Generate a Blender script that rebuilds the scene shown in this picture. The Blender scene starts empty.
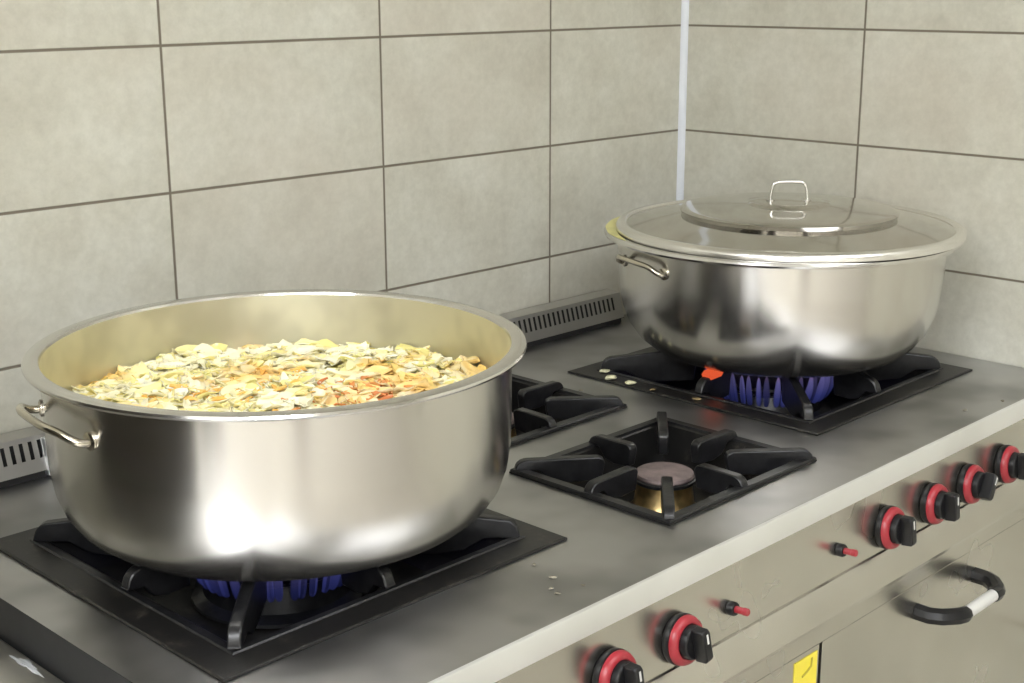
import bpy, bmesh, math, random
from mathutils import Vector, Matrix
random.seed(11)
C = bpy.context.scene.collection
PI = math.pi
H0 = 0.90                       # height of the range top above the floor

# ------------------------------------------------------------------ materials
def mat(name):
    m = bpy.data.materials.new(name); m.use_nodes = True
    nt = m.node_tree; b = nt.nodes['Principled BSDF']
    return m, nt, b
def N(nt, t, **kw):
    n = nt.nodes.new(t)
    for k, v in kw.items():
        if k in n.inputs: n.inputs[k].default_value = v
        else: setattr(n, k, v)
    return n
def ramp(nt, fac, stops):
    r = nt.nodes.new('ShaderNodeValToRGB'); e = r.color_ramp.elements
    while len(e) < len(stops): e.new(0.5)
    for i, (p, c) in enumerate(stops):
        e[i].position = p; e[i].color = (*c, 1) if len(c) == 3 else c
    nt.links.new(fac, r.inputs[0]); return r
def noise(nt, scale, detail=4, vec=None, rough=.55):
    n = N(nt, 'ShaderNodeTexNoise', Scale=scale, Detail=detail, Roughness=rough)
    if vec is not None: nt.links.new(vec, n.inputs['Vector'])
    return n
def objvec(nt, scale=(1, 1, 1)):
    tc = nt.nodes.new('ShaderNodeTexCoord'); mp = nt.nodes.new('ShaderNodeMapping')
    mp.inputs['Scale'].default_value = scale
    nt.links.new(tc.outputs['Object'], mp.inputs[0]); return mp.outputs[0]
def math_(nt, op, a, b=None, c=None):
    n = nt.nodes.new('ShaderNodeMath'); n.operation = op
    for i, v in enumerate((a, b, c)):
        if v is None: continue
        if isinstance(v, (int, float)): n.inputs[i].default_value = v
        else: nt.links.new(v, n.inputs[i])
    return n.outputs[0]
def mix(nt, f, a, b):
    n = nt.nodes.new('ShaderNodeMix'); n.data_type = 'RGBA'
    for s, v in ((n.inputs[0], f), (n.inputs[6], a), (n.inputs[7], b)):
        if isinstance(v, (int, float)): s.default_value = v
        elif isinstance(v, tuple): s.default_value = (*v, 1)
        else: nt.links.new(v, s)
    return n.outputs[2]
def bump(nt, b, h, strength=.2, dist=.002):
    n = N(nt, 'ShaderNodeBump', Strength=strength, Distance=dist)
    nt.links.new(h, n.inputs['Height']); nt.links.new(n.outputs[0], b.inputs['Normal'])

def simple(name, col, rough=.5, metal=0., var=.12, scale=30, bmp=0., spec=None):
    m, nt, b = mat(name)
    v = objvec(nt); n = noise(nt, scale, 5, v)
    lo = tuple(max(0, c*(1-var)) for c in col); hi = tuple(min(1, c*(1+var)) for c in col)
    r = ramp(nt, n.outputs[0], [(.3, lo), (.7, hi)])
    nt.links.new(r.outputs[0], b.inputs['Base Color'])
    b.inputs['Roughness'].default_value = rough; b.inputs['Metallic'].default_value = metal
    if spec is not None: b.inputs['Specular IOR Level'].default_value = spec
    if bmp: bump(nt, b, n.outputs[0], bmp)
    return m

TW, TH = .3877, .2              # tile size
def tile_mat(name, axis, off):
    """stacked stone-look tiles; axis = which object axis runs along the wall"""
    m, nt, b = mat(name)
    tc = nt.nodes.new('ShaderNodeTexCoord'); sp = nt.nodes.new('ShaderNodeSeparateXYZ')
    nt.links.new(tc.outputs['Object'], sp.inputs[0])
    u = math_(nt, 'DIVIDE', math_(nt, 'ADD', sp.outputs[axis], off), TW)
    w = math_(nt, 'DIVIDE', math_(nt, 'SUBTRACT', sp.outputs[2], H0 + .5437 - 10*TH), TH)
    def edge(t, size):
        f = math_(nt, 'FRACT', t); d = math_(nt, 'MINIMUM', f, math_(nt, 'SUBTRACT', 1., f))
        return math_(nt, 'MULTIPLY', d, size)
    d = math_(nt, 'MINIMUM', edge(u, TW), edge(w, TH))
    mr = N(nt, 'ShaderNodeMapRange'); mr.inputs[1].default_value = .0013; mr.inputs[2].default_value = .0026
    nt.links.new(d, mr.inputs[0])
    cell = nt.nodes.new('ShaderNodeCombineXYZ')
    nt.links.new(math_(nt, 'FLOOR', u), cell.inputs[0]); nt.links.new(math_(nt, 'FLOOR', w), cell.inputs[1])
    wn = N(nt, 'ShaderNodeTexWhiteNoise'); nt.links.new(cell.outputs[0], wn.inputs['Vector'])
    va = nt.nodes.new('ShaderNodeVectorMath'); va.operation = 'MULTIPLY_ADD'
    nt.links.new(wn.outputs['Color'], va.inputs[0]); va.inputs[1].default_value = (9, 9, 9)
    nt.links.new(tc.outputs['Object'], va.inputs[2])
    n1 = noise(nt, 7, 6, va.outputs[0], .65); n2 = noise(nt, 60, 5, va.outputs[0], .7); n3 = noise(nt, 3.2, 2, va.outputs[0])
    r1 = ramp(nt, n1.outputs[0], [(.3, (.455, .44, .37)), (.5, (.525, .515, .44)), (.72, (.59, .585, .515))])
    r2 = ramp(nt, n2.outputs[0], [(.35, (.93, .93, .92)), (.65, (1.05, 1.05, 1.05))])
    mm = nt.nodes.new('ShaderNodeMix'); mm.data_type = 'RGBA'; mm.blend_type = 'MULTIPLY'; mm.inputs[0].default_value = 1
    nt.links.new(r1.outputs[0], mm.inputs[6]); nt.links.new(r2.outputs[0], mm.inputs[7])
    r3 = ramp(nt, n3.outputs[0], [(.45, (0, 0, 0)), (.75, (1, 1, 1))])
    tint = mix(nt, math_(nt, 'MULTIPLY', r3.outputs[0], .3), mm.outputs[2], (.55, .49, .41))
    col = mix(nt, mr.outputs[0], (.165, .142, .108), tint)
    nt.links.new(col, b.inputs['Base Color'])
    b.inputs['Roughness'].default_value = .42
    b.inputs['Specular IOR Level'].default_value = .35
    bump(nt, b, math_(nt, 'ADD', mr.outputs[0], math_(nt, 'MULTIPLY', n2.outputs[0], .06)), .5, .0012)
    return m

def steel(name, base=.5, rough=.3, aniso=0., brush=None, stain=.15, tint=(1, .985, .95), radial=False, smudge=8):
    m, nt, b = mat(name)
    v = objvec(nt)
    n = noise(nt, smudge, 2, v, .5)
    lo = tuple(base*(1-stain)*t for t in tint); hi = tuple(min(1, base*(1+stain*.5))*t for t in tint)
    r = ramp(nt, n.outputs[0], [(.3, lo), (.65, hi)]); r.color_ramp.interpolation = 'EASE'
    nt.links.new(r.outputs[0], b.inputs['Base Color'])
    b.inputs['Metallic'].default_value = 1
    rr = N(nt, 'ShaderNodeMapRange'); rr.inputs[3].default_value = rough*.8; rr.inputs[4].default_value = rough*1.25
    nt.links.new(n.outputs[0], rr.inputs[0]); nt.links.new(rr.outputs[0], b.inputs['Roughness'])
    if aniso:
        b.inputs['Anisotropic'].default_value = aniso
        if radial:
            t = nt.nodes.new('ShaderNodeTangent'); t.direction_type = 'RADIAL'; t.axis = 'Z'
            nt.links.new(t.outputs[0], b.inputs['Tangent'])
            b.inputs['Anisotropic Rotation'].default_value = .25
    if brush:
        bn = noise(nt, 1, 3, objvec(nt, brush), .6)
        bump(nt, b, bn.outputs[0], .05, .0006)
    return m

M = {}
M['tile_back'] = tile_mat('tile_back', 0, .379)
M['tile_right'] = tile_mat('tile_right', 1, .3917)
M['trim'] = simple('trim_white', (.66, .69, .74), .35, var=.03)
M['top'] = steel('range_top_steel', .46, .36, stain=.28, tint=(1, 1, 1))
M['front'] = steel('range_front_steel', .57, .25, stain=.06, tint=(1, .965, .89))
M['lip'] = steel('range_lip_steel', .92, .42, stain=.04, tint=(.97, .985, 1))
M['side'] = simple('range_side', (.045, .045, .045), .45, .3)
M['dark'] = simple('dark_void', (.012, .012, .012), .8)
M['pot'] = steel('pot_steel', .66, .22, aniso=.75, radial=True, stain=.04, tint=(1, .975, .925), smudge=4)
M['rim'] = steel('pot_rim_steel', .70, .16, stain=.04)
M['inner'] = steel('pot_inside_steel', .70, .5, stain=.14, tint=(1, .97, .78), smudge=14)
M['lid'] = steel('lid_steel', .56, .10, stain=.05, tint=(1, .97, .91))
M['lidrim'] = steel('lid_rim_steel', .82, .24, stain=.04)
M['handle'] = steel('handle_steel', .62, .2, stain=.1, tint=(1, .93, .78))
M['vent'] = steel('vent_steel', .56, .5, stain=.1)
M['table'] = steel('table_steel', .5, .4, stain=.15)
M['brass'] = steel('brass', .62, .3, stain=.45, tint=(1, .72, .32), smudge=40)
M['cap'] = simple('burner_cap', (.20, .155, .15), .55, .3, var=.35, scale=45, bmp=.3)
M['iron'] = simple('cast_iron', (.011, .011, .012), .30, 0, var=.5, scale=80, bmp=.2, spec=.45)
M['knob'] = simple('knob_black', (.008, .008, .009), .32, var=.1, spec=.35)
M['red'] = simple('knob_red', (.30, .022, .032), .3, var=.08)
M['white'] = simple('white_plastic', (.58, .58, .56), .35, var=.03)
M['yellow'] = simple('label_yellow', (.78, .66, .06), .45, var=.04)
M['olive'] = simple('label_print', (.30, .26, .03), .5)
M['floor'] = simple('floor_tile', (.46, .43, .38), .3, var=.1, scale=6)
M['ceiling'] = simple('ceiling_paint', (.78, .77, .73), .8, var=.02)
M['wall_far'] = simple('wall_paint', (.84, .82, .75), .7, var=.04, scale=3)
M['scrap'] = simple('cabbage_scrap', (.72, .70, .46), .5, var=.15, scale=120)
M['residue'] = simple('residue', (.62, .58, .20), .3, var=.15)
M['burnt'] = simple('browned_scrap', (.26, .19, .09), .55, var=.3, scale=120)
M['crumb'] = simple('crumb', (.24, .22, .17), .6, var=.1)
M['smear'] = simple('smear_white', (.50, .52, .54), .35, var=.1)
M['wood_dark'] = simple('dark_cabinet', (.05, .042, .033), .5, var=.3, scale=5)

# tray enamel with pale scuffs
m, nt, b = mat('tray_enamel'); v = objvec(nt)
n = noise(nt, 45, 8, v, .75); n2 = noise(nt, 9, 3, v)
f = math_(nt, 'MULTIPLY', ramp(nt, n.outputs[0], [(.53, (0, 0, 0)), (.68, (1, 1, 1))]).outputs[0],
          ramp(nt, n2.outputs[0], [(.45, (0, 0, 0)), (.65, (1, 1, 1))]).outputs[0])
nt.links.new(mix(nt, math_(nt, 'MULTIPLY', f, .55), (.011, .0105, .010), (.14, .12, .10)), b.inputs['Base Color'])
b.inputs['Roughness'].default_value = .34; b.inputs['Specular IOR Level'].default_value = .35; bump(nt, b, n.outputs[0], .15)
M['tray'] = m

def emit(name, col, s):
    m, nt, b = mat(name)
    b.inputs['Base Color'].default_value = (0, 0, 0, 1)
    b.inputs['Emission Color'].default_value = (*col, 1); b.inputs['Emission Strength'].default_value = s
    return m
M['lamp'] = emit('lamp_diffuser', (.97, .985, 1.015), 10.)
M['lamp_strong'] = emit('lamp_diffuser_strong', (.97, .985, 1.015), 26.)  # stronger emission, for the two added lights on the left
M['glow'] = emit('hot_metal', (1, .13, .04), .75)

# gas flame: blue, paler and more violet near the top, thin
m, nt, b = mat('gas_flame')
tc = nt.nodes.new('ShaderNodeTexCoord'); sp = nt.nodes.new('ShaderNodeSeparateXYZ'); nt.links.new(tc.outputs['Object'], sp.inputs[0])
mr = N(nt, 'ShaderNodeMapRange'); mr.inputs[1].default_value = -.045; mr.inputs[2].default_value = .03
nt.links.new(sp.outputs[2], mr.inputs[0])
gg = nt.nodes.new('ShaderNodeNewGeometry'); r = ramp(nt, mr.outputs[0], [(0, (.008, .010, .05)), (.35, (.03, .036, .16)), (.75, (.11, .10, .27)), (1, (.26, .13, .22))])
em = N(nt, 'ShaderNodeEmission'); nt.links.new(math_(nt, 'MULTIPLY_ADD', gg.outputs['Random Per Island'], .95, .25), em.inputs[1]); nt.links.new(r.outputs[0], em.inputs[0])
tr = nt.nodes.new('ShaderNodeBsdfTransparent'); lw = N(nt, 'ShaderNodeLayerWeight', Blend=.45)
ms = nt.nodes.new('ShaderNodeMixShader')
nt.links.new(math_(nt, 'MULTIPLY_ADD', lw.outputs['Facing'], -.5, .72), ms.inputs[0])
nt.links.new(tr.outputs[0], ms.inputs[1]); nt.links.new(em.outputs[0], ms.inputs[2])
nt.links.new(ms.outputs[0], nt.nodes['Material Output'].inputs[0])
M['flame'] = m

# stew: each shred has its own pale colour, with a sauce tint in patches
def shred_mat(name, stops, sauce=None):
    m, nt, b = mat(name)
    g = nt.nodes.new('ShaderNodeNewGeometry')
    r = ramp(nt, g.outputs['Random Per Island'], stops)
    col = r.outputs[0]
    if sauce:
        n = noise(nt, 11, 3, objvec(nt, (1, 1, .2)))
        f = ramp(nt, n.outputs[0], [(.53, (0, 0, 0)), (.66, (1, 1, 1))])
        col = mix(nt, math_(nt, 'MULTIPLY', f.outputs[0], .8), col, sauce)
    nt.links.new(col, b.inputs['Base Color'])
    b.inputs['Roughness'].default_value = .24
    b.inputs['Subsurface Weight'].default_value = 0.
    b.inputs['Subsurface Radius'].default_value = (.01, .008, .003)
    b.inputs['Subsurface Scale'].default_value = .3
    return m
M['cabbage'] = shred_mat('cabbage', [(0, (.88, .82, .52)), (.35, (.91, .88, .70)), (.55, (.88, .79, .38)), (.72, (.85, .76, .30)), (.8, (.72, .67, .24)), (.88, (.91, .88, .74)), (1, (.88, .72, .28))], (.88, .58, .16))
M['carrot'] = shred_mat('carrot', [(0, (.88, .52, .13)), (.5, (.90, .60, .18)), (1, (.86, .46, .10))])
M['pepper'] = shred_mat('tomato', [(0, (.66, .22, .08)), (.5, (.74, .34, .10)), (1, (.56, .16, .06))])
M['broth'] = simple('broth', (.46, .40, .10), .12, var=.25, scale=14)

# ------------------------------------------------------------------ geometry helpers
def tagp(o, label=None, cat=None, group=None, kind=None):
    if label: o['label'] = label
    if cat: o['category'] = cat
    if group: o['group'] = group
    if kind: o['kind'] = kind
    return o
def thing(name, label, cat, loc=(0, 0, 0), group=None, rot=0):
    o = bpy.data.objects.new(name, None); C.objects.link(o)
    o.location = loc; o.rotation_euler[2] = rot; o.empty_display_size = .05
    return tagp(o, label, cat, group)
def link(name, bm, m, parent=None, smooth=40, loc=None, bev=0., bseg=2):
    bmesh.ops.recalc_face_normals(bm, faces=bm.faces[:])
    me = bpy.data.meshes.new(name); bm.to_mesh(me); bm.free()
    me.materials.append(M[m] if isinstance(m, str) else m)
    if smooth:
        me.shade_smooth(); me.set_sharp_from_angle(angle=math.radians(smooth))
    o = bpy.data.objects.new(name, me); C.objects.link(o)
    if parent: o.parent = parent
    if loc: o.location = loc
    if bev:
        md = o.modifiers.new('bevel', 'BEVEL'); md.width = bev; md.segments = bseg; md.limit_method = 'ANGLE'; md.angle_limit = math.radians(40)
    return o
def box(bm, x0, x1, y0, y1, z0, z1):
    vs = [bm.verts.new((x, y, z)) for x in (x0, x1) for y in (y0, y1) for z in (z0, z1)]
    for q in ((0, 1, 3, 2), (4, 6, 7, 5), (0, 4, 5, 1), (2, 3, 7, 6), (0, 2, 6, 4), (1, 5, 7, 3)):
        bm.faces.new([vs[i] for i in q])
def lathe(bm, prof, seg=96, c=(0, 0, 0), mtx=None, close=False):
    rings = []
    for r, z in prof:
        if r < 1e-6: rings.append([bm.verts.new((c[0], c[1], c[2]+z))])
        else: rings.append([bm.verts.new((c[0]+r*math.cos(2*PI*i/seg), c[1]+r*math.sin(2*PI*i/seg), c[2]+z)) for i in range(seg)])
    pairs = list(zip(rings, rings[1:])) + ([(rings[-1], rings[0])] if close else [])
    for a, b_ in pairs:
        for i in range(seg):
            j = (i+1) % seg
            if len(a) == 1 and len(b_) == 1: continue
            if len(a) == 1: bm.faces.new((a[0], b_[i], b_[j]))
            elif len(b_) == 1: bm.faces.new((a[i], b_[0], a[j]))
            else: bm.faces.new((a[i], b_[i], b_[j], a[j]))
    if mtx is not None:
        for ring in rings: 
            for v in ring: v.co = mtx @ v.co
def smooth_path(pts, n=8):
    P = [Vector(p) for p in pts]; P = [2*P[0]-P[1]] + P + [2*P[-1]-P[-2]]; out = []
    for i in range(1, len(P)-2):
        for k in range(n):
            t = k/n; a, b_, c, d = P[i-1:i+3]
            out.append(.5*((2*b_)+(c-a)*t+(2*a-5*b_+4*c-d)*t*t+(3*b_-a-3*c+d)*t**3))
    out.append(P[-2]); return out
def tube(bm, pts, r, seg=14, cap=True):
    P = [Vector(p) for p in pts]; rings = []; up = None
    for i, p in enumerate(P):
        t = (P[min(i+1, len(P)-1)]-P[max(i-1, 0)]).normalized()
        if up is None:
            up = Vector((0, 0, 1)) if abs(t.z) < .9 else Vector((1, 0, 0))
        a = t.cross(up).normalized(); up = a.cross(t).normalized()
        rr = r[i] if isinstance(r, (list, tuple)) else r
        rings.append([bm.verts.new(p+rr*(math.cos(2*PI*k/seg)*a+math.sin(2*PI*k/seg)*up)) for k in range(seg)])
    for a, b_ in zip(rings, rings[1:]):
        for k in range(seg):
            bm.faces.new((a[k], a[(k+1) % seg], b_[(k+1) % seg], b_[k]))
    if cap: bm.faces.new(rings[0][::-1]); bm.faces.new(rings[-1])
def prism(bm, poly, t, mtx):
    """poly in (u,w) plane, thickness t centred across v; mtx maps (u,v,w)"""
    a = [bm.verts.new(mtx @ Vector((u, -t/2, w))) for u, w in poly]
    b_ = [bm.verts.new(mtx @ Vector((u, t/2, w))) for u, w in poly]
    bm.faces.new(a); bm.faces.new(b_[::-1])
    for i in range(len(poly)):
        j = (i+1) % len(poly); bm.faces.new((a[i], b_[i], b_[j], a[j]))
def extrude_x(bm, prof, x0, x1, close=False):
    a = [bm.verts.new((x0, y, z)) for y, z in prof]; b_ = [bm.verts.new((x1, y, z)) for y, z in prof]
    n = len(prof)
    for i in range(n if close else n-1):
        j = (i+1) % n; bm.faces.new((a[i], a[j], b_[j], b_[i]))
    if close: bm.faces.new(a); bm.faces.new(b_[::-1])
BM = bmesh.new

# ------------------------------------------------------------------ the room
RX0, RY0, RZ = -4.6, -4.4, 2.75
def shell(name, m, dims):
    bm = BM(); box(bm, *dims); o = link(name, bm, m, smooth=0); o['kind'] = 'structure'; return o
shell('floor', 'floor', (RX0, 0, RY0, 0, -.1, 0))
shell('ceiling', 'ceiling', (RX0, 0, RY0, 0, RZ, RZ+.1))
shell('wall_back', 'tile_back', (RX0, .12, 0, .12, 0, RZ))
shell('wall_right', 'tile_right', (0, .12, RY0, 0, 0, RZ))
shell('wall_left', 'wall_far', (RX0-.12, RX0, RY0, 0, 0, RZ))
shell('wall_front', 'wall_far', (RX0, 0, RY0-.12, RY0, 0, RZ))
bm = BM()
extrude_x(bm, [(0, 0)], 0, 1) if False else None
q = [(-.0002, -.0002)] + [(-.0105*math.cos(a)*1.0, -.0105*math.sin(a)) for a in [PI/2*k/6 for k in range(7)]]
a = [bm.verts.new((x, y, .93)) for x, y in q]; b2 = [bm.verts.new((x, y, RZ-.001)) for x, y in q]
for i in range(len(q)): bm.faces.new((a[i], a[(i+1) % len(q)], b2[(i+1) % len(q)], b2[i]))
bm.faces.new(a); bm.faces.new(b2[::-1])
o = link('trim_1', bm, 'trim'); o['kind'] = 'structure'

def panel(name, m, dims):
    bm = BM(); box(bm, *dims); o = link(name, bm, m, smooth=0, bev=.004); o['kind'] = 'structure'
panel('added_dark_panel_1', 'wood_dark', (RX0+.001, RX0+.04, -2.1, -1.45, .001, 2.05))  # dark panel added out of view to put a dark bar in the pot's reflection
panel('added_dark_panel_2', 'wood_dark', (-3.75, -3.2, RY0+.001, RY0+.04, .001, 2.05))  # second unseen panel, also added only for a dark reflected bar
LAMPS = [(-.85, -2.2), (-3.55, -1.5), (-3.55, -3.2)]  # unseen ceiling lights added to light the walls and pots
for (x, y), nm in zip(LAMPS, ('right', 'left', 'far left')):
    t = thing('added_ceiling_light', {'right': 'added unseen ceiling light in front of the range, nearest the right wall', 'left': 'added unseen ceiling light nearest the added dark oven', 'far left': 'added unseen ceiling light in the corner farthest from the range'}[nm], 'ceiling light', (x, y, RZ), 'added ceiling lights')
    bm = BM(); box(bm, -.67, .67, -.47, .47, -.05, -.001); link('housing', bm, 'white', t, bev=.004)
    bm = BM(); box(bm, -.64, .64, -.44, .44, -.056, -.0505); link('diffuser', bm, 'lamp' if nm == 'right' else 'lamp_strong', t, smooth=0)

# ------------------------------------------------------------------ the range
XL, YF = -1.606, -.811
BURN = {                      # centre x, y, half opening x, y
    'BL': (-1.3125, -.4365, .2365, .2365), 'BR': (-.315, -.438, .2355, .2385),
    'SF': (-.8025, -.601, .160, .133), 'SB': (-.792, -.262, .160, .133)}
rng = thing('gas_range', 'wide stainless steel gas range with red and black knobs, set in the tiled corner', 'gas range', (0, 0, H0))
xs = {XL, -.003}; ys = {YF+.004, -.003}; holes = []
for k, (cx, cy, hx, hy) in BURN.items():
    i = .012; holes.append((cx-hx+i, cx+hx-i, cy-hy+i, cy+hy-i)); xs |= {cx-hx+i, cx+hx-i}; ys |= {cy-hy+i, cy+hy-i}
xs, ys = sorted(xs), sorted(ys)
bm = BM(); vv = {}
def V_(x, y):
    if (x, y) not in vv: vv[(x, y)] = bm.verts.new((x, y, 0))
    return vv[(x, y)]
for x0, x1 in zip(xs, xs[1:]):
    for y0, y1 in zip(ys, ys[1:]):
        mx, my = (x0+x1)/2, (y0+y1)/2
        if any(a < mx < b_ and c < my < d for a, b_, c, d in holes): continue
        bm.faces.new((V_(x0, y0), V_(x1, y0), V_(x1, y1), V_(x0, y1)))
link('worktop', bm, 'top', rng, smooth=0)
bm = BM()
extrude_x(bm, [(YF+.004, 0), (YF+.0012, -.0012), (YF, -.004), (YF, -.031), (YF+.014, -.031)], XL, -.003)
link('front_lip', bm, 'lip', rng, smooth=30)['label'] = 'bright folded front edge of the range top'
# control panel: strip, then a slightly tilted face
CP = [(YF+.0088, -.031), (YF+.008, -.060), (YF+.002, -.124)]
bm = BM(); extrude_x(bm, CP, XL, -.003); link('control_panel', bm, 'front', rng, smooth=15)
bm = BM(); extrude_x(bm, [(YF+.002, -.124), (YF-.001, -.125), (YF-.021, -.153), (YF-.0225, -.158), (YF-.0215, -.163), (YF-.012, -.170), (YF-.0105, -.196)], XL, -.003)
link('rail', bm, 'front', rng, smooth=25)
bm = BM(); box(bm, XL, XL+.002, YF+.004, -.003, -.84, -.0005); link('side_panel', bm, 'side', rng, smooth=0)
bm = BM(); box(bm, -.0055, -.0035, YF+.004, -.003, -.84, -.0005); link('side_panel', bm, 'side', rng, smooth=0)
bm = BM(); box(bm, XL+.003, -.006, -.02, -.004, -.84, -.07); link('back_panel', bm, 'dark', rng, smooth=0)
bm = BM(); box(bm, XL+.003, -.006, YF+.03, -.021, -.20, -.19); link('inner_shelf', bm, 'dark', rng, smooth=0)
bm = BM(); box(bm, XL+.05, -.05, YF+.08, -.08, -.899, -.82); link('plinth', bm, 'side', rng, smooth=0)
# doors
YD = YF-.011
def door(x0, x1, hx):
    bm = BM(); box(bm, x0, x1, YD, YD+.03, -.80, -.1962); d = link('oven_door', bm, 'front', rng, smooth=0, bev=.0006)
    zc = -.240; e = .0105
    for s in (0, 1):
        bm = BM()
        sg, mm_ = (-1, .084) if s == 0 else (1, .090)
        path = [(hx+sg*mm_, YD-.0005, zc), (hx+sg*mm_, YD-.020, zc), (hx+sg*(mm_-.008), YD-.034, zc), (hx+sg*(mm_-.026), YD-.049, zc), (hx+sg*(mm_-.036), YD-.053, zc), (hx+sg*.041, YD-.053, zc)]
        tube(bm, path, [.0125, .0125, .0125, .0122, .0116, .0110], 8)
        link('handle', bm, 'knob', d)['label'] = 'black plastic end of the door handle'
    bm = BM(); tube(bm, [(hx-.0408, YD-.053, zc), (hx+.0408, YD-.053, zc)], .0092, 12)
    link('grip', bm, 'white', d)['label'] = 'pale grip bar of the door handle'
    return d
door(-.749, -.008, -.415)
door(-1.60, -1.10, -1.35)
bm = BM(); box(bm, -1.098, -.757, YD, YD+.025, -.80, -.1962); link('fixed_panel', bm, 'front', rng, smooth=0)
bm = BM(); box(bm, -.757, -.749, YD+.012, YD+.02, -.80, -.1965); link('door_gap', bm, 'dark', rng, smooth=0)
bm = BM(); box(bm, -.814, -.762, YD-.0012, YD-.0002, -.33, -.2035)
lab = link('warning_label', bm, 'yellow', rng, smooth=0); lab['label'] = 'yellow warning label'
bm = BM()
tube(bm, [(-.797, YD-.0016, -.227), (-.786, YD-.0016, -.2235), (-.777, YD-.0016, -.219), (-.776, YD-.0016, -.208)], .0016, 6)
link('print', bm, 'olive', lab)['label'] = 'olive printed mark at the top of the label'
bm = BM()
tube(bm, [(-.800, YD-.0016, -.255), (-.776, YD-.0016, -.252)], .0012, 6)
link('print', bm, 'olive', lab)['label'] = 'olive printed mark on the label'

# knobs and igniters on the panel: local frame, +n out of the panel
tilt = math.atan2(.006, .064)
def on_panel(x, z):
    y = YF+.008 + (-.060 - z)/.064*(-.006)
    return Vector((x, y, z))
def panel_mtx(x, z, spin=0):
    # local z -> outward (-y, tilted slightly up), local y -> up along panel
    n = Vector((0, -math.cos(tilt), math.sin(tilt))); ux = Vector((1, 0, 0)); uy = n.cross(ux)
    R = Matrix((ux, uy, n)).transposed().to_4x4()
    return Matrix.Translation(on_panel(x, z)) @ R @ Matrix.Rotation(spin, 4, 'Z')
kx = [(-1.156, .1), (-1.038, .15), (-.580, .05), (-.457, .0), (-.346, -.6), (-.227, .05)]
for i, (x, sp) in enumerate(kx):
    mt = panel_mtx(x, -.0918, sp)
    bm = BM(); lathe(bm, [(0, .0006), (.0275, .0006), (.0298, .004), (.0300, .0090), (.0295, .0105), (0, .0105)], 48)
    k = link('control_knob', bm, 'knob', rng); k.matrix_local = mt
    bm = BM(); lathe(bm, [(.0205, .0106), (.0282, .0106), (.0291, .0112), (.0289, .0140), (.0268, .0180), (.0225, .0198), (.0205, .0192)], 56, close=True)
    link('ring', bm, 'red', k)['label'] = 'red numbered collar of the knob'
    bm = BM(); lathe(bm, [(0, .0107), (.0200, .0107), (.0197, .025), (.0186, .028), (0, .0285)], 40)
    pl = [(-.020, .0), (-.0195, .015), (-.015, .0175), (.015, .0175), (.0195, .015), (.020, 0)]
    prism(bm, [(u, w+.0275) for u, w in pl], .0125, Matrix.Rotation(PI/2, 4, 'Z'))
    link('grip', bm, 'knob', k, bev=.0015)
    bm = BM(); box(bm, -.0013, .0013, .004, .0155, .0451, .0456); link('pointer', bm, 'white', k, smooth=0)['label'] = 'white pointer line'
for x in (-.937, -.697):
    mt = panel_mtx(x, -.0895)
    bm = BM(); lathe(bm, [(0, .0005), (.0085, .0005), (.0088, .002), (.0086, .008), (.0075, .0098), (0, .0098)], 20)
    k = link('igniter_button', bm, 'knob', rng); k.matrix_local = mt
    bm = BM(); lathe(bm, [(0, .0099), (.0042, .0099), (.0042, .021), (.0048, .0215), (.0046, .0265), (.0036, .0275), (0, .0277)], 18)
    link('plunger', bm, 'red', k)['label'] = 'red push plunger'

# vent strip along the back
vt = link('flue_vent', (lambda b_: (extrude_x(b_, [(-.004, .0005), (-.040, .0005), (-.040, .0095), (-.047, .011), (-.0465, .0135), (-.0320, .0135), (-.0315, .052), (-.004, .052)], XL+.02, -.222, True), b_)[1])(BM()), 'side', rng, smooth=0)
A, B = Vector((0, -.047, .012)), Vector((0, -.034, .058))     # sloped face, bottom to top
bm = BM(); x0, x1 = XL+.02, -.222; pitch = .0125
nsl = int((x1-x0-.02)/pitch); xs_ = [x0]
for i in range(nsl):
    s = x0+.012+i*pitch; xs_ += [s, s+.0052]
xs_.append(x1); ts = [0, .36, .86, 1]
def P_(x, t): v = A.lerp(B, t); return bm.verts.new((x, v.y, v.z))
grid = [[P_(x, t) for t in ts] for x in xs_]
for i in range(len(xs_)-1):
    for j in range(3):
        if j == 1 and i % 2 == 1 and i > 0: continue
        bm.faces.new((grid[i][j], grid[i+1][j], grid[i+1][j+1], grid[i][j+1]))
top = [bm.verts.new((x, -.004, .060)) for x in xs_]
for i in range(len(xs_)-1): bm.faces.new((grid[i][3], grid[i+1][3], top[i+1], top[i]))
for i in (0, -1):
    g = grid[i]; c = bm.verts.new((xs_[i], -.004, .012)); bm.faces.new((g[0], g[1], g[2], g[3], top[i], c))
jm = BM(); box(jm, -1.393, -1.375, -.0495, -.036, .004, .054); link('joint_strip', jm, 'lip', vt, smooth=0, bev=.001)['label'] = 'bright upright joint strip'
fp = link('slotted_face', bm, 'vent', vt, smooth=0); fp['label'] = 'sloped steel face with a row of slots'

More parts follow.
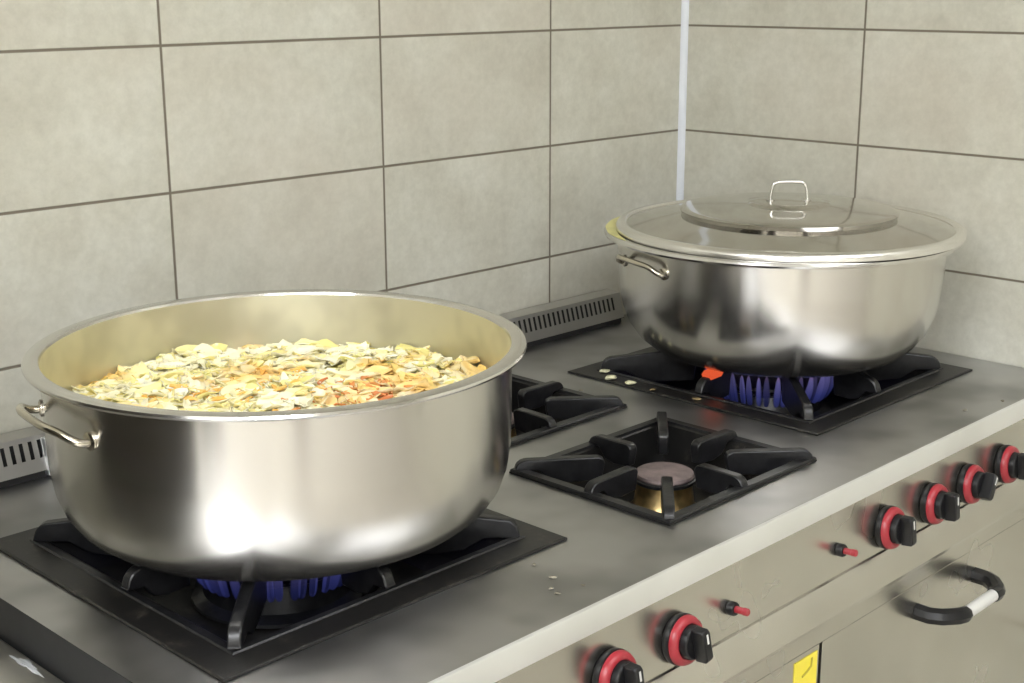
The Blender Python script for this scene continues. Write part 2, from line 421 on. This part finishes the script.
# ------------------------------------------------------------------ burners, trays, grates
def burner(key, R_, lit):
    cx, cy, hx, hy = BURN[key]
    zb = -.060
    bm = BM(); s = R_/.040
    lathe(bm, [(0, zb), (.047*s, zb), (.047*s, zb+.004), (.041*s, zb+.010), (.0365*s, -.0185), (0, -.0185)], 56)
    bd = link('burner', bm, 'brass' if not lit else 'iron', rng, loc=(cx, cy, 0)); bd['label'] = 'brass burner body' if not lit else 'burner body ringed by blue flames'
    bm = BM(); lathe(bm, [(0, -.0183), (.0405*s, -.0183), (.0415*s, -.017), (.0415*s, -.0138), (.039*s, -.0125), (0, -.0125)], 56)
    link('burner_ring', bm, 'iron', bd)
    bm = BM(); lathe(bm, [(0, -.0124), (.0385*s, -.0124), (.0395*s, -.0105), (.0385*s, -.0065), (.036*s, -.005), (.022*s, -.0044), (0, -.004)], 56)
    link('burner_cap', bm, 'cap' if not lit else 'iron', bd)
    if lit:
        bm = BM(); n = 46
        for i in range(n):
            a = 2*PI*i/n + random.uniform(-.03, .03)
            d = Vector((math.cos(a), math.sin(a), 0)); L = random.uniform(.85, 1.15)
            pts = [d*(R_+.001)+Vector((0, 0, -.032)), d*(R_+.006)+Vector((0, 0, -.028)), d*(R_+.012*L)+Vector((0, 0, -.012)),
                   d*(R_+.016*L)+Vector((0, 0, .004)), d*(R_+.018*L)+Vector((0, 0, .02*L))]
            pts = smooth_path(pts, 3); k = len(pts)
            rr = [.0010+.0042*math.sin(PI*min(1, (j+.6)/k))**.8*L for j in range(k)]; rr[-1] = .0006
            tube(bm, pts, rr, 8)
        link('flame_ring', bm, 'flame', bd)['label'] = 'ring of blue gas flames'
    return bd
burner('BL', .086, True); burner('BR', .086, True); burner('SF', .040, False); burner('SB', .040, False)

def drip_pan(key, inset, label, group):
    cx, cy, hx, hy = BURN[key]
    t = thing('drip_pan', label, 'drip pan', (cx, cy, H0), group)
    del_ = .004
    rings = [(hx, hy, .0004), (hx, hy, .0026), (hx-.002, hy-.002, .0036), (hx-inset+.004, hy-inset+.004, .0036), (hx-inset, hy-inset, .001), (hx-inset-.012, hy-inset-.012, -.045), (hx-inset-.03, hy-inset-.03, -.0625), (.02, .02, -.064)]
    bm = BM(); vs = [[bm.verts.new((sx*a, sy*b_, z)) for sx, sy in ((-1, -1), (1, -1), (1, 1), (-1, 1))] for a, b_, z in rings]
    for a, b_ in zip(vs, vs[1:]):
        for i in range(4): bm.faces.new((a[i], a[(i+1) % 4], b_[(i+1) % 4], b_[i]))
    o = link('pan', bm, 'tray', t, smooth=0)
    return t
def grate(key, inset, fh, z0, label, group, fr=.014, glow=None):
    """cast frame with four corner fins and four fins at the middle of each side"""
    cx, cy, hx, hy = BURN[key]; ax, ay = hx-inset, hy-inset
    t = thing('pan_support', label, 'burner grate', (cx, cy, H0), group)
    bm = BM()
    rings = [(ax, ay, z0), (ax, ay, z0+fr*.14-.001), (ax-.0015, ay-.0015, z0+fr*.2), (ax-fr, ay-fr, z0+fr*.2), (ax-fr-.001, ay-fr-.001, z0)]
    vs = [[bm.verts.new((sx*a, sy*b_, z)) for sx, sy in ((-1, -1), (1, -1), (1, 1), (-1, 1))] for a, b_, z in rings]
    for a, b_ in zip(vs, vs[1:]+vs[:1]):
        for i in range(4): bm.faces.new((a[i], a[(i+1) % 4], b_[(i+1) % 4], b_[i]))
    link('frame', bm, 'iron', t, smooth=0)
    def fin(px, py, L, w, name='fin'):
        d = Vector((-px, -py, 0)); full = d.length; d.normalize()
        side = Vector((-d.y, d.x, 0))
        mt = Matrix((d, side, Vector((0, 0, 1)))).transposed().to_4x4(); mt.translation = Vector((px, py, 0))
        z1 = z0+.003
        poly = [(.004, z1)]
        for k in range(7):
            a = PI/2*k/6; poly.append((.004+(.016 if hx < .2 else .020)*(1-math.cos(a)), z1+(fh*(.95 if hx < .2 else .74)-z1)*math.sin(a)))
        poly += [(L*.6, fh*.98), (L-.008, fh), (L-.002, fh-.003), (L, fh-.008), (L-.004, -.012), (L*.62, -.014), (L*.42, -.010), (L*.28, z0+.0005), (.02, z0+.0005)]
        bm = BM(); prism(bm, poly, w, mt)
        return link(name, bm, 'iron', t, smooth=50, bev=.002), mt, L
    for sx in (-1, 1):
        for sy in (-1, 1):
            px, py = sx*(ax-.002), sy*(ay-.002)
            fin(px, py, math.hypot(px, py)*.60 if hx < .2 else math.hypot(px, py)*.57, .014)
    for px, py in ((-ax, 0), (ax, 0), (0, -ay), (0, ay)):
        f, mt, L = fin(px, py, max(abs(px), abs(py))*(.60 if hx < .2 else .41), .014)
        if glow == (px > 0) - (px < 0) and py == 0:
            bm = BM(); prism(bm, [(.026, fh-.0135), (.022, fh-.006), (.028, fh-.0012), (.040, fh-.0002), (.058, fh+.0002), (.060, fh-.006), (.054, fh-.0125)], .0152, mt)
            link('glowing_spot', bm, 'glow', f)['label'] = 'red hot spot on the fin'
    return t
G1, G2 = 'square pans under the big burners', 'cast iron grates'
drip_pan('BL', .05, 'large square black drip pan under the open pot of stew', G1)
drip_pan('BR', .05, 'large square black drip pan under the lidded pot', G1)
drip_pan('SF', .018, 'small square black drip pan under the uncovered front burner', 'square pans under the small burners')
drip_pan('SB', .018, 'small square black drip pan half hidden behind the open pot', 'square pans under the small burners')
grate('BL', .034, .0375, .0037, 'big black cast iron grate carrying the open pot of stew', G2, .009)
grate('BR', .034, .0375, .0037, 'big black cast iron grate carrying the lidded pot', G2, .009, glow=-1)
grate('SF', .0005, .020, .0037, 'small black cast iron grate over the empty front burner with pinkish cap', G2)
grate('SB', .0005, .020, .0037, 'small black cast iron grate at the back, partly hidden by the open pot', G2)

# ------------------------------------------------------------------ pots
def pot_handles(root, r, z, az0, half, k=1.):
    for az in (az0, az0+PI):
        def pt(a, dr, dz):
            dr *= k; return ((r+dr)*math.cos(az+a), (r+dr)*math.sin(az+a), z+dz)
        bm = BM()
        path = smooth_path([pt(-half, -.001, 0), pt(-half, .010, -.001), pt(-half*.93, .022, .002), pt(-half*.70, .034, .010), pt(-half*.35, .040, .0125), pt(half*.35, .040, .0125),
                            pt(half*.70, .034, .010), pt(half*.93, .022, .002), pt(half, .010, -.001), pt(half, -.001, 0)], 6)
        tube(bm, path, .0043, 14)
        hb = link('handle', bm, 'handle', root)
        for s in (-1, 1):      # weld plates
            bm = BM()
            a = az+s*half; n = Vector((math.cos(a), math.sin(a), 0)); ux = Vector((-n.y, n.x, 0))
            mt = Matrix((ux, Vector((0, 0, 1)), n)).transposed().to_4x4(); mt.translation = n*(r+.0004)+Vector((0, 0, z))
            lathe(bm, [(0, 0), (.0095, 0), (.0095, .002), (.007, .0034), (0, .0036)], 18, mtx=mt)
            link('mount', bm, 'handle', hb)
def pot(name, label, c, outer, inner, rim, tint_label=None):
    t = thing(name, label, 'cooking pot', (c[0], c[1], H0))
    bm = BM(); lathe(bm, outer, 160); link('body', bm, 'pot', t, smooth=35)
    bm = BM(); lathe(bm, inner, 160); link('inside_wall', bm, 'inner', t, smooth=35)
    bm = BM(); lathe(bm, rim, 160, close=True); link('rim', bm, 'rim' if name != 'x' else 'rim', t, smooth=35)
    return t
c1, c2 = (-1.298, -.440), (-.305, -.437)
o1 = [(0, .0378), (.190, .0378), (.206, .0402), (.2215, .0470), (.2355, .0585), (.2460, .0740), (.2530, .0940), (.2568, .118), (.258, .150), (.2585, .228)]
i1 = [(0, .0405), (.190, .0405), (.205, .0430), (.220, .0495), (.2335, .061), (.2438, .0765), (.2508, .096), (.2545, .119), (.2560, .150), (.2572, .2335)]
rim1 = [(.2572, .2335), (.2582, .2362), (.264, .2374), (.271, .2374), (.2745, .2362), (.2755, .2337), (.2745, .2314), (.2725, .2305), (.266, .2320), (.2585, .2295)]
p1 = pot('cooking_pot', 'wide open steel pot full of cabbage stew on the left burner', c1, o1, i1, rim1)
pot_handles(p1, .258, .190, math.radians(171.5), math.radians(15.5), .66)
o2 = [(0, .0378), (.165, .0378), (.186, .0410), (.206, .0500), (.224, .0645), (.240, .0860), (.251, .113), (.257, .145), (.260, .180), (.2615, .228)]
i2 = [(r-.0025 if r > .1 else r, z+.0027) for r, z in o2[:-1]] + [(.2590, .2325)]
rim2 = [(r+.0035, z) for r, z in rim1[:1]] and [(.2590, .2325), (.2595, .2350), (.266, .2365), (.278, .2368), (.2822, .2355), (.2835, .2325), (.2825, .2295), (.280, .2285), (.270, .2310), (.2615, .2285)]
p2 = pot('cooking_pot', 'wide steel pot with a domed lid on the right burner', c2, o2, i2, rim2)
pot_handles(p2, .2605, .198, math.radians(160), math.radians(13), .5)
# dried yellow stew along the bared part of the rim
bm = BM(); n = 40; lo, hi = [], []
for i in range(n+1):
    t = i/n; a = math.radians(72+t*82); k = math.sin(PI*t)**.6*(1+.06*math.sin(t*40))
    ri, ro = .2725-.0110*k, .2725+.0090*k
    lo.append((bm.verts.new((ri*math.cos(a), ri*math.sin(a), .2366)), bm.verts.new((ro*math.cos(a), ro*math.sin(a), .2366))))
    hi.append((bm.verts.new((ri*math.cos(a), ri*math.sin(a), .2374)), bm.verts.new((ro*math.cos(a), ro*math.sin(a), .2374))))
for i in range(n):
    bm.faces.new((hi[i][0], hi[i+1][0], hi[i+1][1], hi[i][1])); bm.faces.new((lo[i][0], lo[i][1], lo[i+1][1], lo[i+1][0]))
    for e in (0, 1): bm.faces.new((lo[i][e], lo[i+1][e], hi[i+1][e], hi[i][e]))
link('residue', bm, 'residue', p2)['label'] = 'yellow stew residue on the rim beside the lid'
# lid
dx = .0088
lid = thing('pot_lid', 'shiny stepped steel lid with a wire handle on the right pot', 'pot lid', (c2[0]+dx, c2[1]-dx, H0))
L = [(0, .2850), (.050, .2842), (.062, .2828), (.0650, .2795), (.068, .2785), (.10, .2775), (.14, .2755), (.164, .2730), (.1705, .2718), (.1738, .2698), (.1705, .2634), (.1775, .2618),
     (.205, .2575), (.235, .2520), (.255, .2480), (.2590, .2474)]
under = [(r-.0012 if r > .01 else 0, z-.0014) for r, z in L[::-1]]; under[0] = (.2586, .2458)
bm = BM(); lathe(bm, L+under, 160); link('dome', bm, 'lid', lid, smooth=50)
bm = BM(); lathe(bm, [(.2592, .2474), (.2610, .2492), (.2645, .2506), (.2690, .2504), (.2726, .2486), (.2752, .2456), (.2764, .2418), (.2764, .2376), (.2750, .2376), (.2735, .2440), (.2690, .2488), (.2640, .2488), (.2610, .2470)], 160, close=True)
link('lid_rim', bm, 'lidrim', lid, smooth=60)['label'] = 'rolled bright edge of the lid'
bm = BM(); a = Vector((.7, -.714, 0)); w = .029
def hp(s, z): return a*s+Vector((0, 0, z))
tube(bm, smooth_path([hp(-w-.001, .2848), hp(-w, .296), hp(-w+.003, .309), hp(-w+.009, .3135), hp(-.01, .3145), hp(.01, .3145), hp(w-.009, .3135), hp(w-.003, .309), hp(w, .296), hp(w+.001, .2848)], 6), .0027, 12)
for s in (-1, 1): lathe(bm, [(0, .2838), (.007, .2838), (.007, .286), (.005, .2872), (0, .2875)], 16, c=(*(a*s*w).xy, 0))
link('handle', bm, 'rim', lid)

# ------------------------------------------------------------------ the stew
FZ = .1665
def top_z(x, y):
    r = math.hypot(x, y)/.254
    return FZ + .007*(1-r**3) + .005*math.sin(x*31+1)*math.cos(y*27) + .003*math.sin(x*70-y*55)
bm = BM(); lathe(bm, [(0, FZ+.003), (.14, FZ+.002), (.2552, FZ-.001)], 96)
o = link('broth', bm, 'broth', None, loc=(*c1, H0)); tagp(o, 'yellow broth around the shredded cabbage in the left pot', 'broth', kind='stuff')
def shreds(n, pick, size, m, name, label, cat, lift=0., asp=(.22, .70)):
    bm = BM(); k = 0
    while k < n:
        p = pick()
        if p is None: continue
        x, y = p; k += 1
        L_ = random.uniform(*size); w = L_*random.uniform(*asp); a = random.uniform(0, 2*PI)
        ti, ro = random.gauss(0, .14), random.gauss(0, .18); cu = random.uniform(-.4, 1.0)*L_*.16; t = random.uniform(.0008, .0016)
        R_ = Matrix.Rotation(a, 3, 'Z') @ Matrix.Rotation(ti, 3, 'Y') @ Matrix.Rotation(ro, 3, 'X')
        base = Vector((x, y, top_z(x, y)+lift+random.uniform(-.005, .004)))
        nu, nv = 7, 5; g = [[[], []] for _ in range(nu)]
        bend = random.uniform(-.5, .5)*L_; p1_, p2_ = random.uniform(0, 6), random.uniform(0, 6); wv = L_*.045
        for i in range(nu):
            u = i/(nu-1)*2-1; ww = w*(1-.62*abs(u)**2.4)*random.uniform(.86, 1.12)
            for j in range(nv):
                v = (j-2)/2
                q = Vector((u*L_/2*(1-.12*v*v), v*ww/2+bend*(u*u-.4)*.5, -cu*(u*u)+.14*w*(v*v)+wv*math.sin(u*4+p1_)*math.cos(v*3+p2_)))
                for s in (0, 1):
                    pt = base+R_ @ (q+Vector((0, 0, t*(s*2-1)*.5)))
                    rr = math.hypot(pt.x, pt.y)
                    if rr > .2535: pt.x *= .2535/rr; pt.y *= .2535/rr
                    g[i][s].append(bm.verts.new(pt))
        for i in range(nu-1):
            for j in range(nv-1):
                for s in (0, 1): bm.faces.new((g[i][s][j], g[i+1][s][j], g[i+1][s][j+1], g[i][s][j+1]))
            for j in (0, nv-1): bm.faces.new((g[i][0][j], g[i+1][0][j], g[i+1][1][j], g[i][1][j]))
        for i in (0, nu-1):
            for j in range(nv-1): bm.faces.new((g[i][0][j], g[i][0][j+1], g[i][1][j+1], g[i][1][j]))
    o = link(name, bm, m, None, smooth=60, loc=(*c1, H0)); tagp(o, label, cat, kind='stuff'); return o
def disc(rmax=.25):
    r = rmax*math.sqrt(random.random()); a = random.uniform(0, 2*PI); return r*math.cos(a), r*math.sin(a)
def blobs(centres, sd):
    def f():
        cx, cy = random.choice(centres); x, y = cx+random.gauss(0, sd), cy+random.gauss(0, sd)
        return (x, y) if math.hypot(x, y) < .24 else None
    return f
shreds(2800, lambda: disc(.253), (.014, .046), 'cabbage', 'shredded_cabbage', 'heap of pale shredded cabbage filling the left pot', 'cabbage')
shreds(150, blobs([(-.06, .07), (-.08, .03), (-.03, .02), (.03, .06), (.03, 0)], .030), (.012, .030), 'carrot', 'grated_carrot', 'orange grated carrot scattered over the cabbage in the left pot', 'carrot', .002, (.16, .5))
shreds(130, blobs([(-.01, -.06), (.03, -.08), (.055, -.10), (.06, -.04), (.10, -.05)], .022), (.012, .026), 'pepper', 'chopped_tomato', 'reddish chopped tomato bits at the front of the stew', 'tomato', .002, (.16, .5))

# ------------------------------------------------------------------ scraps on the range
def blob(name, pos, s, m, label, cat, group, flat=.35):
    bm = BM(); bmesh.ops.create_icosphere(bm, subdivisions=2, radius=1)
    for v in bm.verts:
        k = 1+random.uniform(-.22, .22); v.co = Vector((v.co.x*s*k*random.uniform(.9, 1.1), v.co.y*s*.65*k, (v.co.z*k)*s*flat))
    zmin = min(v.co.z for v in bm.verts)
    R_ = Matrix.Rotation(random.uniform(0, PI), 3, 'Z')
    for v in bm.verts: v.co = R_ @ v.co
    o = link(name, bm, m, None, smooth=60, loc=(pos[0], pos[1], H0+pos[2]-zmin+.0002)); return tagp(o, label, cat, group)
for (x, y), s, lb in (((-.518, -.252), .0085, 'pale cabbage scrap nearest the back, on the left edge of the lidded pot pan'),
                      ((-.541, -.285), .0105, 'largest pale cabbage scrap on the left edge of the lidded pot pan'),
                      ((-.541, -.325), .0090, 'pale cabbage scrap nearest the front on the left edge of the lidded pot pan')):
    blob('cabbage_scrap', (x, y, .0036), s, 'scrap', lb, 'food scrap', 'cabbage scraps on the pan edge')
for (x, y), s, lb in (((-.541, -.372), .0060, 'browned cabbage scrap in the middle of the left edge of the lidded pot pan'),
                      ((-.536, -.452), .0070, 'long browned cabbage scrap farthest forward on the left edge of the lidded pot pan')):
    blob('cabbage_scrap', (x, y, .0036), s, 'burnt', lb, 'food scrap', 'browned scraps on the pan edge', .2)
CR = [((-1.155, -.695), .0032, 'pale crumb on the range top nearest the right corner of the left big pan'),
      ((-1.166, -.733), .0042, 'elongated pale crumb, largest of the cluster in front of the left big pan'),
      ((-1.188, -.751), .0028, 'pale crumb, left one of the cluster in front of the left big pan'),
      ((-1.192, -.764), .0034, 'pale crumb of the cluster closest to the front lip'),
      ((-1.158, -.770), .0026, 'small pale crumb right of the cluster near the front lip'),
      ((-.294, -.771), .0048, 'single pale crumb on the range top at the right, between lidded pot and front lip'),
      ((-.209, -.790), .0042, 'pale crumb at the far right beside the front lip'),
      ((-.614, -.285), .0042, 'single pale crumb between the back small grate and the lidded pot pan')]
for (x, y), s, lb in CR:
    blob('crumb', (x, y, 0), s, 'crumb', lb, 'crumb', 'crumbs on the range top', .25)

# ------------------------------------------------------------------ the unit to the left
nb = thing('steel_table', 'lower steel work table to the left of the range, white smear on its edge', 'work table', (0, 0, H0))
NX1, NX0, NZ = -1.610, -2.02, -.045
bm = BM(); box(bm, NX0, NX1, YF, -.003, NZ-.04, NZ); link('table_top', bm, 'table', nb, smooth=0, bev=.002)
for x in (NX0+.04, NX1-.04):
    for y in (YF+.04, -.05):
        bm = BM(); tube(bm, [(x, y, -.8995), (x, y, NZ-.0405)], .019, 16); link('leg', bm, 'table', nb)
bm = BM()
pts = []
for i in range(26):
    a = 2*PI*i/26; k = 1+.3*math.sin(3*a+1)+.22*math.sin(7*a)+random.uniform(-.1, .1)
    pts.append((.0045*k*math.cos(a), .026*k*math.sin(a)))
a = [bm.verts.new((x, y, 0)) for x, y in pts]; b2 = [bm.verts.new((x*.8, y*.8, .0012)) for x, y in pts]
for i in range(26): bm.faces.new((a[i], a[(i+1) % 26], b2[(i+1) % 26], b2[i]))
bm.faces.new(a[::-1]); bm.faces.new(b2)
link('smear', bm, 'smear', nb, loc=(NX1-.0095, -.425, NZ+.0002))['label'] = 'white dried smear'

# dark upright oven added out of view to darken the pot's reflections
ov = thing('added_oven', 'added unseen dark oven past the left end of the work table', 'oven', (-2.5, -.36, 0))
bm = BM(); box(bm, -.42, .42, -.34, .35, .08, 1.5); link('cabinet', bm, 'wood_dark', ov, smooth=0, bev=.01)
bm = BM(); box(bm, -.38, .38, -.365, -.341, .2, 1.42); link('door', bm, 'knob', ov, smooth=0, bev=.006)
for x in (-.38, .38):
    for y in (-.3, .31):
        bm = BM(); lathe(bm, [(0, .0005), (.02, .0005), (.025, .0795), (0, .0795)], 16, c=(x, y, 0)); link('foot', bm, 'knob', ov)

# ------------------------------------------------------------------ light, camera
w = bpy.data.worlds.new('World'); bpy.context.scene.world = w; w.use_nodes = True
bg = w.node_tree.nodes['Background']; bg.inputs[0].default_value = (.9, .95, 1, 1); bg.inputs[1].default_value = .3

cam = bpy.data.cameras.new('Camera'); co = bpy.data.objects.new('Camera', cam); C.objects.link(co)
cam.sensor_fit = 'HORIZONTAL'; cam.sensor_width = 36; cam.lens = 1385.832/1024*36; cam.clip_start = .01
r = Vector((0.6981073, -0.71598749, -0.00284764)); u = Vector((0.1821, 0.17370325, 0.96781546)); f = Vector((0.69244912, 0.67615759, -0.25164483))
mt = Matrix((r, u, -f)).transposed().to_4x4(); mt.translation = Vector((-2.19104, -1.6734054, .6266786+H0)); co.matrix_world = mt
sc = bpy.context.scene; sc.camera = co
sc.view_settings.view_transform = 'Standard'; sc.view_settings.look = 'None'; sc.view_settings.gamma = 1
sc.view_settings.use_curve_mapping = False; sc.view_settings.exposure = -0.1
